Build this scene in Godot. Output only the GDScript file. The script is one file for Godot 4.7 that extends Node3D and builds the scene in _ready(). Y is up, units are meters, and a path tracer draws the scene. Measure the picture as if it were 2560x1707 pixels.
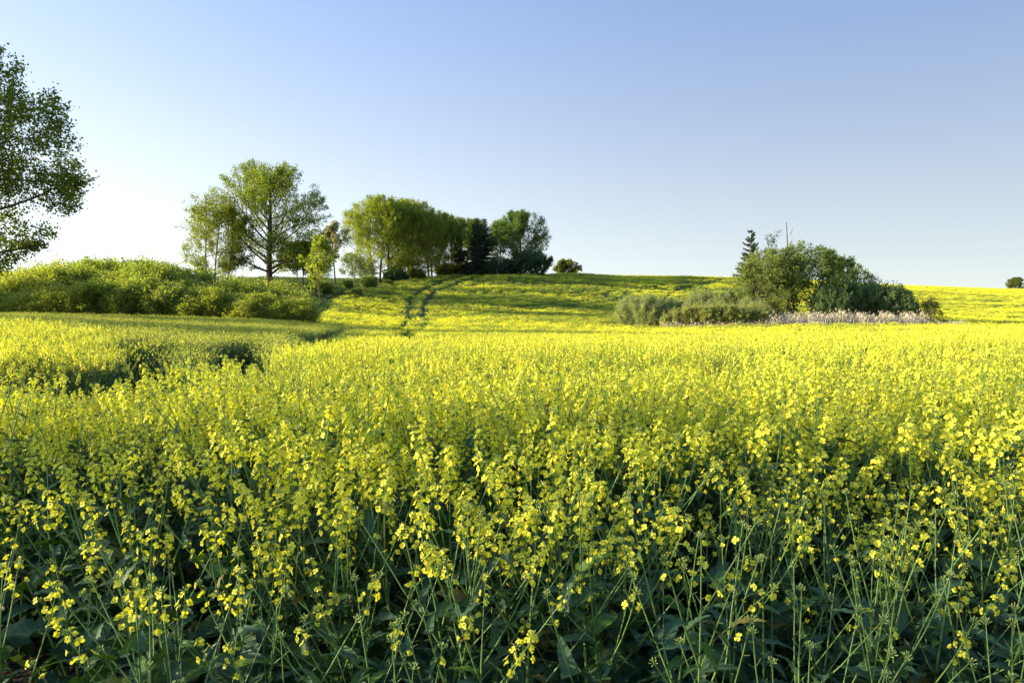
extends Node3D
# A flowering rapeseed field on an evening in May: camera, sky, sun, then ground, trees and shrubs, then the crop.

class MB:
	var v := PackedVector3Array()
	var n := PackedVector3Array()
	var c := PackedColorArray()
	var uv := PackedVector2Array()
	var idx := PackedInt32Array()
	func vert(p: Vector3, nn: Vector3, col: Color, u := Vector2.ZERO) -> int:
		v.append(p); n.append(nn); c.append(col); uv.append(u)
		return v.size() - 1
	func face(i: int, j: int, k: int) -> void:
		if (v[k] - v[i]).cross(v[j] - v[i]).dot(n[i] + n[j] + n[k]) >= 0.0:
			idx.append(i); idx.append(j); idx.append(k)
		else:
			idx.append(i); idx.append(k); idx.append(j)
	func leaf(p: Vector3, d: Vector3, s: Vector3, l: float, w: float, col: Color, at := 0.45) -> void:
		var nn := d.cross(s).normalized()
		var b := v.size()
		var m := p + d * (l * at)
		v.append(p); v.append(m + s * (w * 0.5)); v.append(p + d * l); v.append(m - s * (w * 0.5))
		for k in 4:
			n.append(nn); c.append(col); uv.append(Vector2.ZERO)
		idx.append(b); idx.append(b + 1); idx.append(b + 2)
		idx.append(b); idx.append(b + 2); idx.append(b + 3)
	func tri(p: Vector3, q: Vector3, r: Vector3, col: Color) -> void:
		var nn := (r - p).cross(q - p).normalized()
		var b := v.size()
		v.append(p); v.append(q); v.append(r)
		for k in 3:
			n.append(nn); c.append(col); uv.append(Vector2.ZERO); idx.append(b + k)
	func tube(pts: PackedVector3Array, rad: PackedFloat32Array, sides: int, col: Color, tip := false) -> void:
		var m := pts.size()
		if m < 2:
			return
		var t := (pts[1] - pts[0]).normalized()
		var a := t.cross(Vector3(0.31, 0.2, 0.93)).normalized()
		if a.length() < 0.5:
			a = t.cross(Vector3.RIGHT).normalized()
		var b0 := v.size()
		for i in m:
			t = (pts[mini(i + 1, m - 1)] - pts[maxi(i - 1, 0)]).normalized()
			a = (a - t * a.dot(t)).normalized()
			var b := t.cross(a)
			for k in sides:
				var ang := TAU * k / sides
				var nn := a * cos(ang) + b * sin(ang)
				v.append(pts[i] + nn * rad[i]); n.append(nn); c.append(col); uv.append(Vector2(float(k) / sides, float(i) * 0.5))
		for i in m - 1:
			for k in sides:
				var k2 := (k + 1) % sides
				var p := b0 + i * sides
				idx.append(p + k); idx.append(p + sides + k); idx.append(p + k2)
				idx.append(p + k2); idx.append(p + sides + k); idx.append(p + sides + k2)
		if tip:
			var e := vert(pts[m - 1] + t * rad[m - 1], t, col)
			for k in sides:
				face(b0 + (m - 1) * sides + k, b0 + (m - 1) * sides + (k + 1) % sides, e)
	func add(o: MB, x: Transform3D, tint := Color.WHITE) -> void:
		var b := v.size()
		for i in o.v.size():
			v.append(x * o.v[i]); n.append((x.basis * o.n[i]).normalized()); c.append(o.c[i] * tint); uv.append(o.uv[i])
		for i in o.idx:
			idx.append(b + i)
	func smooth() -> void:
		for i in n.size():
			n[i] = Vector3.ZERO
		for k in range(0, idx.size(), 3):
			var f := (v[idx[k + 2]] - v[idx[k]]).cross(v[idx[k + 1]] - v[idx[k]])
			for q in 3:
				n[idx[k + q]] = n[idx[k + q]] + f
		for i in n.size():
			n[i] = n[i].normalized()
	func mesh(mat: Material) -> ArrayMesh:
		var a := []
		a.resize(Mesh.ARRAY_MAX)
		a[Mesh.ARRAY_VERTEX] = v; a[Mesh.ARRAY_NORMAL] = n; a[Mesh.ARRAY_COLOR] = c; a[Mesh.ARRAY_TEX_UV] = uv; a[Mesh.ARRAY_INDEX] = idx
		var m := ArrayMesh.new()
		m.add_surface_from_arrays(Mesh.PRIMITIVE_TRIANGLES, a)
		m.surface_set_material(0, mat)
		return m

const EYE := 1.75
const SUN_AZ := 94.0      # degrees to the left of the view direction
const SUN_EL := 15.0
var rng := RandomNumberGenerator.new()
var used := {}
var M := {}
var noise := FastNoiseLite.new()
var noise2 := FastNoiseLite.new()

# ------------------------------------------------------------------ naming
func numbered(called: String) -> String:
	var k: int = used.get(called, 0)
	used[called] = k + 1
	return called if k == 0 else "%s_%03d" % [called, k]

func tag(o: Node, label: String, category := "", group := "", kind := "") -> Node:
	if label: o.set_meta("label", label)
	if category: o.set_meta("category", category)
	if group: o.set_meta("group", group)
	if kind: o.set_meta("kind", kind)
	return o

func thing(called: String, at: Vector3) -> Node3D:
	var o := Node3D.new()
	o.name = numbered(called)
	add_child(o, true)
	o.position = at
	return o

func obj(called: String, m: Mesh, parent: Node = null) -> MeshInstance3D:
	var o := MeshInstance3D.new()
	o.mesh = m
	o.name = called if parent else numbered(called)
	(parent if parent else self).add_child(o, true)
	return o

func multi(called: String, m: Mesh, xf: Array, cols: PackedColorArray, parent: Node = null) -> MultiMeshInstance3D:
	var mm := MultiMesh.new()
	mm.transform_format = MultiMesh.TRANSFORM_3D
	mm.use_colors = true
	mm.mesh = m
	mm.instance_count = xf.size()
	var buf := PackedFloat32Array()
	buf.resize(xf.size() * 16)
	var k := 0
	for i in xf.size():
		var t: Transform3D = xf[i]
		var b := t.basis
		buf[k] = b.x.x; buf[k + 1] = b.y.x; buf[k + 2] = b.z.x; buf[k + 3] = t.origin.x
		buf[k + 4] = b.x.y; buf[k + 5] = b.y.y; buf[k + 6] = b.z.y; buf[k + 7] = t.origin.y
		buf[k + 8] = b.x.z; buf[k + 9] = b.y.z; buf[k + 10] = b.z.z; buf[k + 11] = t.origin.z
		var c := cols[i]
		buf[k + 12] = c.r; buf[k + 13] = c.g; buf[k + 14] = c.b; buf[k + 15] = 1.0
		k += 16
	mm.buffer = buf
	var o := MultiMeshInstance3D.new()
	o.multimesh = mm
	o.name = called if parent else numbered(called)
	(parent if parent else self).add_child(o, true)
	o.set_meta("kind", "stuff")
	return o

# ------------------------------------------------------------------ terrain
const TU := [-0.70, -0.52, -0.34, -0.164, 0.0, 0.193, 0.37, 0.55, 0.70]
const TD := [0.0, 8.0, 16.0, 25.0, 40.0, 55.0, 70.0, 85.0, 100.0, 120.0, 150.0, 180.0, 230.0, 300.0, 420.0]
const TH := [
	[0.0, 0.0, 0.0, 0.0, 0.0, 0.0, 0.0, 0.0, 0.0],
	[0.07, 0.03, 0.0, 0.0, 0.0, 0.0, 0.0, 0.0, 0.02],
	[0.25, 0.0, -0.16, -0.16, -0.16, -0.15, -0.1, -0.05, 0.03],
	[0.18, -0.04, -0.27, -0.42, -0.42, -0.42, -0.42, -0.31, -0.12],
	[0.12, -0.05, -0.28, -0.76, -0.83, -1.0, -1.2, -1.1, -0.64],
	[0.0, 0.0, -0.27, -1.15, -1.1, -1.3, -1.4, -1.4, -1.0],
	[0.0, 0.0, -0.07, -1.1, -1.2, -1.45, -1.2, -1.2, -1.3],
	[0.0, 0.3, 0.9, -0.46, -0.7, -1.2, -0.75, -0.75, -1.2],
	[0.0, 0.8, 3.2, 1.15, 0.25, -0.95, -1.0, -1.2, -1.5],
	[0.0, 2.0, 5.7, 3.25, 2.3, 1.26, 0.55, -0.5, -0.6],
	[-0.5, 3.0, 6.5, 6.6, 7.0, 5.9, 5.0, 2.3, 1.4],
	[-1.0, 2.0, 6.0, 7.2, 8.0, 7.8, 6.8, 4.8, 3.5],
	[-2.0, 0.0, 3.0, 4.0, 6.0, 9.0, 8.5, 6.7, 5.5],
	[-3.0, -1.0, 1.0, 1.0, 2.0, 6.0, 7.0, 7.6, 6.4],
	[-5.0, -4.0, -4.0, -4.0, -4.0, -3.0, -2.0, -2.0, -3.0]]

func slope(xs: Array, vs: Array, i: int) -> float:
	if i == 0 or i == xs.size() - 1:
		return 0.0
	return (vs[i + 1] - vs[i - 1]) / (xs[i + 1] - xs[i - 1])

func herm(xs: Array, vs: Array, i: int, t: float) -> float:
	var h: float = xs[i + 1] - xs[i]
	var a := slope(xs, vs, i) * h
	var b := slope(xs, vs, i + 1) * h
	var t2 := t * t
	var t3 := t2 * t
	return (2.0 * t3 - 3.0 * t2 + 1.0) * vs[i] + (t3 - 2.0 * t2 + t) * a + (3.0 * t2 - 2.0 * t3) * vs[i + 1] + (t3 - t2) * b

func find(xs: Array, x: float) -> int:
	var i := 0
	while i < xs.size() - 2 and x > xs[i + 1]:
		i += 1
	return i

func height(x: float, z: float) -> float:
	var d := clampf(-z, 0.0, 420.0)
	var u := clampf(x / maxf(d, 12.0), -0.70, 0.70)
	var i := find(TU, u)
	var t: float = (u - TU[i]) / (TU[i + 1] - TU[i])
	var j := find(TD, d)
	var s: float = (d - TD[j]) / (TD[j + 1] - TD[j])
	var vs := [0.0, 0.0, 0.0, 0.0]
	for k in 4:
		vs[k] = herm(TU, TH[clampi(j - 1 + k, 0, TD.size() - 1)], i, t)
	var h: float = TD[j + 1] - TD[j]
	var a: float = 0.0 if j == 0 else (vs[2] - vs[0]) / (TD[j + 1] - TD[j - 1]) * h
	var b: float = 0.0 if j == TD.size() - 2 else (vs[3] - vs[1]) / (TD[j + 2] - TD[j]) * h
	var s2 := s * s
	var s3 := s2 * s
	var y: float = (2.0 * s3 - 3.0 * s2 + 1.0) * vs[1] + (s3 - 2.0 * s2 + s) * a + (3.0 * s2 - 2.0 * s3) * vs[2] + (s3 - s2) * b
	var hilly := clampf((d - 80.0) / 25.0, 0.0, 1.0) * clampf((230.0 - d) / 60.0, 0.0, 1.0)
	if hilly > 0.0:
		y += hilly * 0.55 * noise2.get_noise_2d(x * 2.2, d * 4.0)
	return y

func at(x: float, d: float) -> Vector3:
	return Vector3(x, height(x, -d), -d)

# wheel tracks of the sprayer, as plan lines (x, distance)
const CELL := 0.25
const MX := 1000
const MD := 720
var gaps := PackedByteArray()

func cut(line: Array, half: float) -> void:
	for i in line.size() - 1:
		var a: Vector2 = line[i]
		var b: Vector2 = line[i + 1]
		var p0: Vector2 = line[maxi(i - 1, 0)]
		var p3: Vector2 = line[mini(i + 2, line.size() - 1)]
		var steps := int(a.distance_to(b) / 0.15) + 1
		for s in steps:
			var p := a.cubic_interpolate(b, p0, p3, float(s) / steps)
			var hw := half * (0.85 + 0.35 * noise.get_noise_2d(p.x * 9.0, p.y * 9.0))
			var r := int(ceil(hw / CELL))
			var cx := int((p.x + 110.0) / CELL)
			var cd := int(p.y / CELL)
			for ix in range(cx - r, cx + r + 1):
				for iy in range(cd - r, cd + r + 1):
					if ix >= 0 and ix < MX and iy >= 0 and iy < MD and Vector2((ix + 0.5) * CELL - 110.0, (iy + 0.5) * CELL).distance_to(p) < hw + 0.06:
						gaps[iy * MX + ix] = 1

func in_gap(x: float, d: float) -> bool:
	var ix := int((x + 110.0) / CELL)
	var iy := int(d / CELL)
	return ix >= 0 and ix < MX and iy >= 0 and iy < MD and gaps[iy * MX + ix] == 1

const BD := [0.0, 46.0, 49.0, 70.0, 85.0, 100.0, 120.0, 140.0, 152.0, 158.0, 175.0, 420.0]
const BU := [-2.0, -2.0, -0.285, -0.275, -0.25, -0.235, -0.195, -0.148, -0.11, 0.045, 0.075, 0.09]

# the part of the field left of the track and below the hedge is barely in flower
func green_part(x: float, d: float) -> bool:
	if d > 68.0:
		return false
	var track := lerpf(-4.0, -10.4, clampf((d - 14.0) / 50.0, 0.0, 1.0))
	var edge := 16.0 + (-x - 9.0) * 0.8 if x < -9.0 else lerpf(11.0, 16.0, clampf((-x - 5.2) / 3.8, 0.0, 1.0))
	return x < track + 0.8 * noise.get_noise_2d(x * 6.0, d * 3.0) and d > edge + 2.0 * noise.get_noise_2d(x * 5.0, d * 5.0)

func in_crop(x: float, d: float) -> bool:
	var u := x / maxf(d, 1.0)
	var i := find(BD, d)
	if u < lerpf(BU[i], BU[i + 1], clampf((d - BD[i]) / (BD[i + 1] - BD[i]), 0.0, 1.0)):
		return false
	var e := Vector2((x - 30.5) / 20.0, (d - 83.5) / 9.5).length()
	if e < 1.0:
		return false
	return not in_gap(x, d)

# ------------------------------------------------------------------ small helpers
func rnd(a: float, b: float) -> float:
	return rng.randf_range(a, b)

func rv() -> Vector3:
	var z := rng.randf_range(-1.0, 1.0)
	var a := rng.randf() * TAU
	var r := sqrt(1.0 - z * z)
	return Vector3(r * cos(a), z, r * sin(a))

func perp(d: Vector3) -> Vector3:
	var p := d.cross(rv())
	return p.normalized() if p.length() > 0.05 else d.cross(Vector3(0.6, 0.1, 0.7)).normalized()

func frame(y: Vector3, roll: float) -> Basis:
	var a := y.cross(Vector3(0.2, 0.13, 0.97)).normalized()
	a = a.rotated(y, roll)
	return Basis(a, y, a.cross(y))

func tone(c: Color, spread: float) -> Color:
	var k := rnd(1.0 - spread, 1.0 + spread)
	return Color(c.r * k * rnd(0.93, 1.07), c.g * k, c.b * k * rnd(0.9, 1.1))

func mat(col: Color, rough: float, back := Color.BLACK, vertex := true) -> StandardMaterial3D:
	var m := StandardMaterial3D.new()
	m.albedo_color = col
	m.roughness = rough
	m.vertex_color_use_as_albedo = vertex
	m.cull_mode = BaseMaterial3D.CULL_DISABLED
	if back != Color.BLACK:
		m.backlight_enabled = true
		m.backlight = back
	return m

func noise_tex(seed_: int, freq: float, ramp: Gradient, size := 512, normal := false, bump := 4.0) -> NoiseTexture2D:
	var f := FastNoiseLite.new()
	f.seed = seed_
	f.frequency = freq
	f.fractal_octaves = 5
	var t := NoiseTexture2D.new()
	t.width = size; t.height = size
	t.seamless = true
	t.noise = f
	if ramp: t.color_ramp = ramp
	t.as_normal_map = normal
	t.bump_strength = bump
	return t

func ramp(cols: Array, offs: Array) -> Gradient:
	var g := Gradient.new()
	g.colors = PackedColorArray(cols)
	g.offsets = PackedFloat32Array(offs)
	return g

func lin(r: float, g: float, b: float) -> Color:
	return Color(r, g, b).linear_to_srgb()

# ------------------------------------------------------------------ trees
class Grower:
	var wood := MB.new()
	var sites := PackedVector3Array()
	var dirs := PackedVector3Array()
	var c := Vector3(0, 8, 0)      # crown centre and radii
	var r := Vector3(6, 6, 6)
	var top := 3
	var kids := [12, 7, 6]
	var first := [0.35, 0.25, 0.2]
	var spread := [55.0, 45.0, 42.0]
	var reach := [0.95, 0.5, 0.42]
	var wob := [0.06, 0.14, 0.2, 0.25]
	var lift := [0.02, 0.05, 0.04, 0.0]
	var thin := 0.42
	var bark := Color(0.11, 0.085, 0.06)

func env_dist(G: Grower, p: Vector3, d: Vector3) -> float:
	var o := (p - G.c) / G.r
	var q := d / G.r
	var A := q.dot(q)
	var B := o.dot(q)
	var C := o.dot(o) - 1.0
	var D := B * B - A * C
	if D <= 0.0:
		return 0.0
	return maxf(0.0, (-B + sqrt(D)) / A)

func grow(G: Grower, p: Vector3, d: Vector3, length: float, r0: float, lvl: int) -> void:
	var segs: int = [8, 6, 4, 3][lvl]
	var pts := PackedVector3Array([p])
	var rad := PackedFloat32Array([r0])
	var dd := d
	var step := length / segs
	for i in segs:
		dd = (dd + rv() * G.wob[lvl] + Vector3.UP * G.lift[lvl]).normalized()
		p += dd * step
		pts.append(p)
		rad.append(lerpf(r0, r0 * (0.25 if lvl > 0 else 0.3), float(i + 1) / segs))
	if lvl == 0:
		rad[0] = r0 * 1.25
	G.wood.tube(pts, rad, [9, 6, 4, 3][lvl], G.bark)
	if lvl >= G.top - 1:
		for i in range(1 if lvl == G.top else segs / 2, pts.size()):
			G.sites.append(pts[i])
			G.dirs.append((pts[i] - pts[i - 1]).normalized())
	if lvl == G.top:
		return
	var nk: int = G.kids[lvl]
	var az := rnd(0, TAU)
	for k in nk:
		var t: float = lerpf(G.first[lvl], 0.99, (k + rng.randf() * 0.8) / nk)
		var f := t * segs
		var i := mini(int(f), segs - 1)
		var q := pts[i].lerp(pts[i + 1], f - i)
		var axis := (pts[i + 1] - pts[i]).normalized()
		az += 2.4 + rnd(-0.5, 0.5)
		var side := frame(axis, az).x
		var ang: float = deg_to_rad(G.spread[lvl] * rnd(0.7, 1.25)) * lerpf(1.15, 0.55, t)
		var cd := (axis * cos(ang) + side * sin(ang)).normalized()
		var len2: float
		if lvl == 0:
			len2 = env_dist(G, q, cd) * G.reach[0] * rnd(0.75, 1.08)
		else:
			len2 = minf(length * G.reach[lvl] * rnd(0.6, 1.2), env_dist(G, q, cd) * 1.1 + 0.25)
		if len2 < 0.15:
			continue
		var cr := lerpf(rad[i], rad[i + 1], f - i) * G.thin * rnd(0.8, 1.15)
		grow(G, q, cd, len2, maxf(cr, 0.006), lvl + 1)

func foliage(G: Grower, per: int, l: float, w: float, scatter: float, col: Color, spread := 0.3, droop := 0.2, bare_above := 999.0) -> MB:
	var b := MB.new()
	for i in G.sites.size():
		var s := G.sites[i]
		if s.y > bare_above and rng.randf() < 0.8:
			continue
		var base := tone(col * 1.35, spread * 0.5)
		for k in per:
			var p := s + rv() * scatter * rng.randf()
			var d := (G.dirs[i] * 0.6 + rv() * 0.9 + Vector3.DOWN * droop).normalized()
			var sz := rnd(0.65, 1.25)
			b.leaf(p, d, perp(d), l * sz, w * sz, tone(base, spread * 0.5))
	return b

func plant_tree(called: String, wood: Mesh, crown: Mesh, where: Vector3, turn: float, scale_: Vector3, parts := ["trunk", "crown"]) -> Node3D:
	var o := thing(called, where)
	o.rotation.y = turn
	o.scale = scale_
	obj(parts[0], wood, o)
	obj(parts[1], crown, o)
	return o

func broadleaf(h: float, base: float, rx: float, trunk_r: float, opt := {}) -> Array:
	# -> [wood mesh, crown mesh] of a tree h high whose crown starts at base and is rx in radius
	var G := Grower.new()
	var ry := (h - base) * 0.5
	G.c = Vector3(opt.get("cx", 0.0), base + ry * 0.96, 0)
	G.r = Vector3(rx, ry, rx * opt.get("deep", 0.9))
	for k in ["kids", "first", "spread", "reach", "wob", "lift", "bark"]:
		if opt.has(k):
			G.set(k, opt[k])
	var trunks: Array = opt.get("trunks", [[Vector3.ZERO, Vector3.UP]])
	for t in trunks:
		grow(G, t[0], (t[1] as Vector3).normalized(), h * opt.get("trunk_len", 0.8), trunk_r, 0)
	var F := foliage(G, opt.get("per", 4), opt.get("l", 0.3), opt.get("w", 0.22), opt.get("scatter", 0.45), opt.get("col", Color(0.1, 0.14, 0.025)), opt.get("spread_col", 0.35), opt.get("droop", 0.2), opt.get("bare_above", 999.0))
	return [G.wood.mesh(M.bark), F.mesh(M.foliage)]

func bush(h: float, rx: float, stems: int, opt := {}) -> Array:
	var G := Grower.new()
	G.c = Vector3(0, h * 0.52, 0)
	G.r = Vector3(rx, h * 0.5, rx * 0.9)
	G.top = 2
	G.kids = opt.get("kids", [13, 6, 0])
	G.first = [0.12, 0.15, 0.2]
	G.spread = [48.0, 45.0, 40.0]
	G.reach = [0.75, 0.5, 0.4]
	G.wob = [0.09, 0.16, 0.22, 0.2]
	G.lift = [0.03, 0.1, 0.05, 0.0]
	G.bark = opt.get("bark", Color(0.12, 0.1, 0.075))
	for k in stems:
		var a := TAU * k / stems + rnd(-0.3, 0.3)
		var out := Vector3(cos(a), 0, sin(a))
		var d := (Vector3.UP + out * rnd(0.1, 0.75) * rx / (h * 0.5)).normalized()
		var p := out * rnd(0.05, 0.3) * rx
		p.y = -0.1
		grow(G, p, d, minf(env_dist(G, p + d * 0.3, d), h) * rnd(0.8, 1.0), opt.get("stem_r", 0.05), 0)
	var F := foliage(G, opt.get("per", 5), opt.get("l", 0.16), opt.get("w", 0.07), opt.get("scatter", 0.22), opt.get("col", Color(0.1, 0.14, 0.03)), 0.35, opt.get("droop", 0.0))
	return [G.wood.mesh(M.bark), F.mesh(M.foliage)]

func conifer(h: float, rx: float, opt := {}) -> Array:
	var W := MB.new()
	var F := MB.new()
	var col: Color = opt.get("col", Color(0.02, 0.04, 0.02))
	var keep: float = opt.get("keep", 1.0)
	var start: float = opt.get("start", 0.12)
	W.tube(PackedVector3Array([Vector3(0, -0.2, 0), Vector3(0.05, h * 0.5, 0), Vector3(0, h, 0.04)]), PackedFloat32Array([h * 0.014, h * 0.008, 0.012]), 6, Color(0.07, 0.055, 0.045))
	var y := h * start
	while y < h * 0.985:
		var t := (y - h * start) / (h * (1.0 - start))
		var nb := rng.randi_range(5, 7)
		var a0 := rnd(0, TAU)
		for k in nb:
			if rng.randf() > keep:
				continue
			var a := a0 + TAU * k / nb + rnd(-0.25, 0.25)
			var out := Vector3(cos(a), 0, sin(a))
			var l := (rx * pow(1.0 - t, 0.8) + 0.12) * rnd(0.7, 1.15)
			var rise := lerpf(-0.28, 0.5, t)
			var pts := PackedVector3Array()
			for i in 5:
				var s := i / 4.0
				pts.append(Vector3(0, y + rnd(-0.03, 0.03), 0) + out * l * s + Vector3.UP * (rise * l * s + l * 0.22 * s * s - l * 0.1 * s))
			W.tube(pts, PackedFloat32Array([0.03, 0.022, 0.016, 0.01, 0.005]), 3, Color(0.07, 0.055, 0.045))
			var side := out.cross(Vector3.UP)
			var m := int(l / 0.085) + 2
			for i in m:
				var s := (i + 0.6) / m
				var f := s * 4.0
				var j := mini(int(f), 3)
				var p := pts[j].lerp(pts[j + 1], f - j)
				for sg in [-1.0, 1.0, 0.0, -0.6, 0.6]:
					var d: Vector3 = (out * 0.8 + side * sg * 0.9 + Vector3.UP * rnd(-0.9, 0.3)).normalized()
					var ll := (0.2 + l * 0.26 * (1.0 - s)) * rnd(0.7, 1.2)
					F.leaf(p, d, perp(d), ll, 0.11, tone(col, 0.3), 0.4)
		y += lerpf(0.34, 0.24, t) * h / 11.0
	return [W.mesh(M.bark), F.mesh(M.foliage)]

# ------------------------------------------------------------------ rapeseed: pieces
const STEM := Color(0.165, 0.27, 0.065)
const LEAFC := Color(0.055, 0.115, 0.036)
const PETAL := Color(0.93, 0.895, 0.07)
const BUD := Color(0.34, 0.42, 0.10)

func petal_shape(b: MB, dir: Vector3, up: Vector3, l: float, w: float, lifted: float, col: Color) -> void:
	# a cupped, round-ended petal: base, two rows, tip
	var side := up.cross(dir).normalized()
	var rows := [[0.0, 0.1, 0.0], [0.38, 0.62, 0.10], [0.75, 1.0, 0.13], [1.0, 0.5, 0.05]]
	var ids := []
	for r in rows:
		var ctr: Vector3 = dir * (l * r[0]) + up * (l * (r[2] + lifted * r[0] * r[0]))
		var hw: float = w * 0.5 * r[1]
		ids.append([b.vert(ctr - side * hw + up * hw * 0.22, up, col), b.vert(ctr, up, col), b.vert(ctr + side * hw + up * hw * 0.22, up, col)])
	for i in 3:
		for k in 2:
			b.face(ids[i][k], ids[i + 1][k], ids[i + 1][k + 1])
			b.face(ids[i][k], ids[i + 1][k + 1], ids[i][k + 1])

func flower_shape(open: float) -> MB:
	# four petals in a cross, sepals and stamens; faces +Y
	var b := MB.new()
	for k in 4:
		var a := PI * 0.5 * k + rnd(-0.14, 0.14)
		var tilt := lerpf(1.0, 0.12, open) + rnd(-0.1, 0.12)
		var dir := (Vector3(cos(a), 0, sin(a)) * cos(tilt) + Vector3.UP * sin(tilt)).normalized()
		var up := (Vector3.UP * cos(tilt) - Vector3(cos(a), 0, sin(a)) * sin(tilt)).normalized()
		petal_shape(b, dir, up, rnd(0.0100, 0.0124), rnd(0.0095, 0.0118), rnd(-0.2, 0.06), tone(PETAL, 0.07))
	b.smooth()
	for k in 5:
		var d := (Vector3.UP + rv() * 0.45).normalized()
		b.leaf(Vector3.ZERO, d, perp(d), 0.0055, 0.0016, Color(0.62, 0.50, 0.04), 0.7)
	for k in 3:
		var a := TAU * k / 3.0
		var d := Vector3(cos(a), 0.4, sin(a)).normalized()
		b.leaf(Vector3(0, -0.002, 0), d, Vector3(-sin(a), 0, cos(a)), 0.006, 0.002, Color(0.45, 0.48, 0.07), 0.5)
	return b

func bud_shape() -> MB:
	var b := MB.new()
	var pts := PackedVector3Array([Vector3(0, -0.0038, 0), Vector3(0, -0.0022, 0), Vector3(0, 0.0005, 0), Vector3(0, 0.0026, 0), Vector3(0, 0.0038, 0)])
	b.tube(pts, PackedFloat32Array([0.0004, 0.0014, 0.0019, 0.0013, 0.0002]), 5, BUD)
	return b

func leaf_shape(kind: int) -> MB:
	# kind 0, 1: large lobed stalked leaf; 2, 3: oblong wavy leaf; 4, 5: narrow clasping leaf. Lies along +Z, upper side +Y; length 1
	var b := MB.new()
	var nu := 11
	var ph := rnd(0, TAU)
	var ids := []
	for i in nu + 1:
		var t := float(i) / nu
		var w: float
		if kind < 2:
			w = 0.03 if t < 0.16 else 0.36 * pow(sin(PI * clampf((t - 0.1) / 0.93, 0, 1)), 0.45) * (0.55 + 0.55 * t) * (1.0 + 0.3 * sin(t * 27.0 + ph))
			if t > 0.16 and t < 0.42:
				w *= 0.55 + 0.4 * sin(t * 60.0)
		elif kind < 4:
			w = 0.235 * pow(sin(PI * clampf(t * 0.93 + 0.05, 0, 1)), 0.5) * (1.0 + 0.14 * sin(t * 31.0 + ph))
		else:
			w = 0.16 * (1.0 - t) + 0.02 + 0.05 * sin(PI * t) + (0.03 if t < 0.1 else 0.0)
			w *= 1.0 + 0.05 * sin(t * 25.0 + ph)
		if i == nu:
			w = 0.004
		var bend := -0.30 * t * t if kind < 2 else -0.24 * t * t + 0.05 * sin(PI * t)
		var row := []
		for k in 5:
			var s := (k - 2) / 2.0
			var ripple := 0.026 * sin(t * 21.0 + ph + s * 2.0) * absf(s) * clampf(w * 8.0, 0, 1)
			var y := bend + absf(s) * w * 0.32 + ripple
			var jag := 1.0 + (0.12 * sin(t * 70.0 + ph) if absf(s) > 0.9 and kind < 4 else 0.0)
			row.append(b.vert(Vector3(s * w * jag, y, t * (1.0 + 0.02 * absf(s))), Vector3.UP, Color.WHITE, Vector2(0.5 + s * 0.48, t)))
		ids.append(row)
	for i in nu:
		for k in 4:
			b.face(ids[i][k], ids[i][k + 1], ids[i + 1][k + 1])
			b.face(ids[i][k], ids[i + 1][k + 1], ids[i + 1][k])
	b.smooth()
	return b

func leaf_image(base: Color, vein: Color) -> ImageTexture:
	var im := Image.create(96, 192, false, Image.FORMAT_RGB8)
	for y in 192:
		for x in 96:
			var s := (x - 47.5) / 48.0
			var t := y / 191.0
			var k := 0.0
			k = maxf(k, clampf(1.0 - absf(s) / (0.085 * (1.15 - t)), 0.0, 1.0))
			var f := fposmod((t - absf(s) * 0.16) * 9.0, 1.0)
			k = maxf(k, 0.45 * clampf(1.0 - absf(f - 0.5) / 0.09, 0.0, 1.0) * (1.0 - absf(s) * 0.7))
			var g := noise2.get_noise_2d(x * 3.0, y * 3.0) * 0.22 + noise2.get_noise_2d(x * 14.0 + 500.0, y * 14.0) * 0.16
			var c := base * (1.0 + g)
			im.set_pixel(x, y, c.lerp(vein, k).linear_to_srgb())
	return ImageTexture.create_from_image(im)

func limb(p: Vector3, d: Vector3, l: float, up: float, wob: float, m: int) -> PackedVector3Array:
	var pts := PackedVector3Array([p])
	for i in m:
		d = (d + Vector3.UP * up + rv() * wob).normalized()
		p += d * l / m
		pts.append(p)
	return pts

func taper(a: float, b: float, m: int) -> PackedFloat32Array:
	var r := PackedFloat32Array()
	for i in m:
		r.append(lerpf(a, b, float(i) / (m - 1)))
	return r

func along(pts: PackedVector3Array, t: float) -> Array:
	var f := clampf(t, 0, 1) * (pts.size() - 1)
	var i := mini(int(f), pts.size() - 2)
	return [pts[i].lerp(pts[i + 1], f - i), (pts[i + 1] - pts[i]).normalized()]

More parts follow.
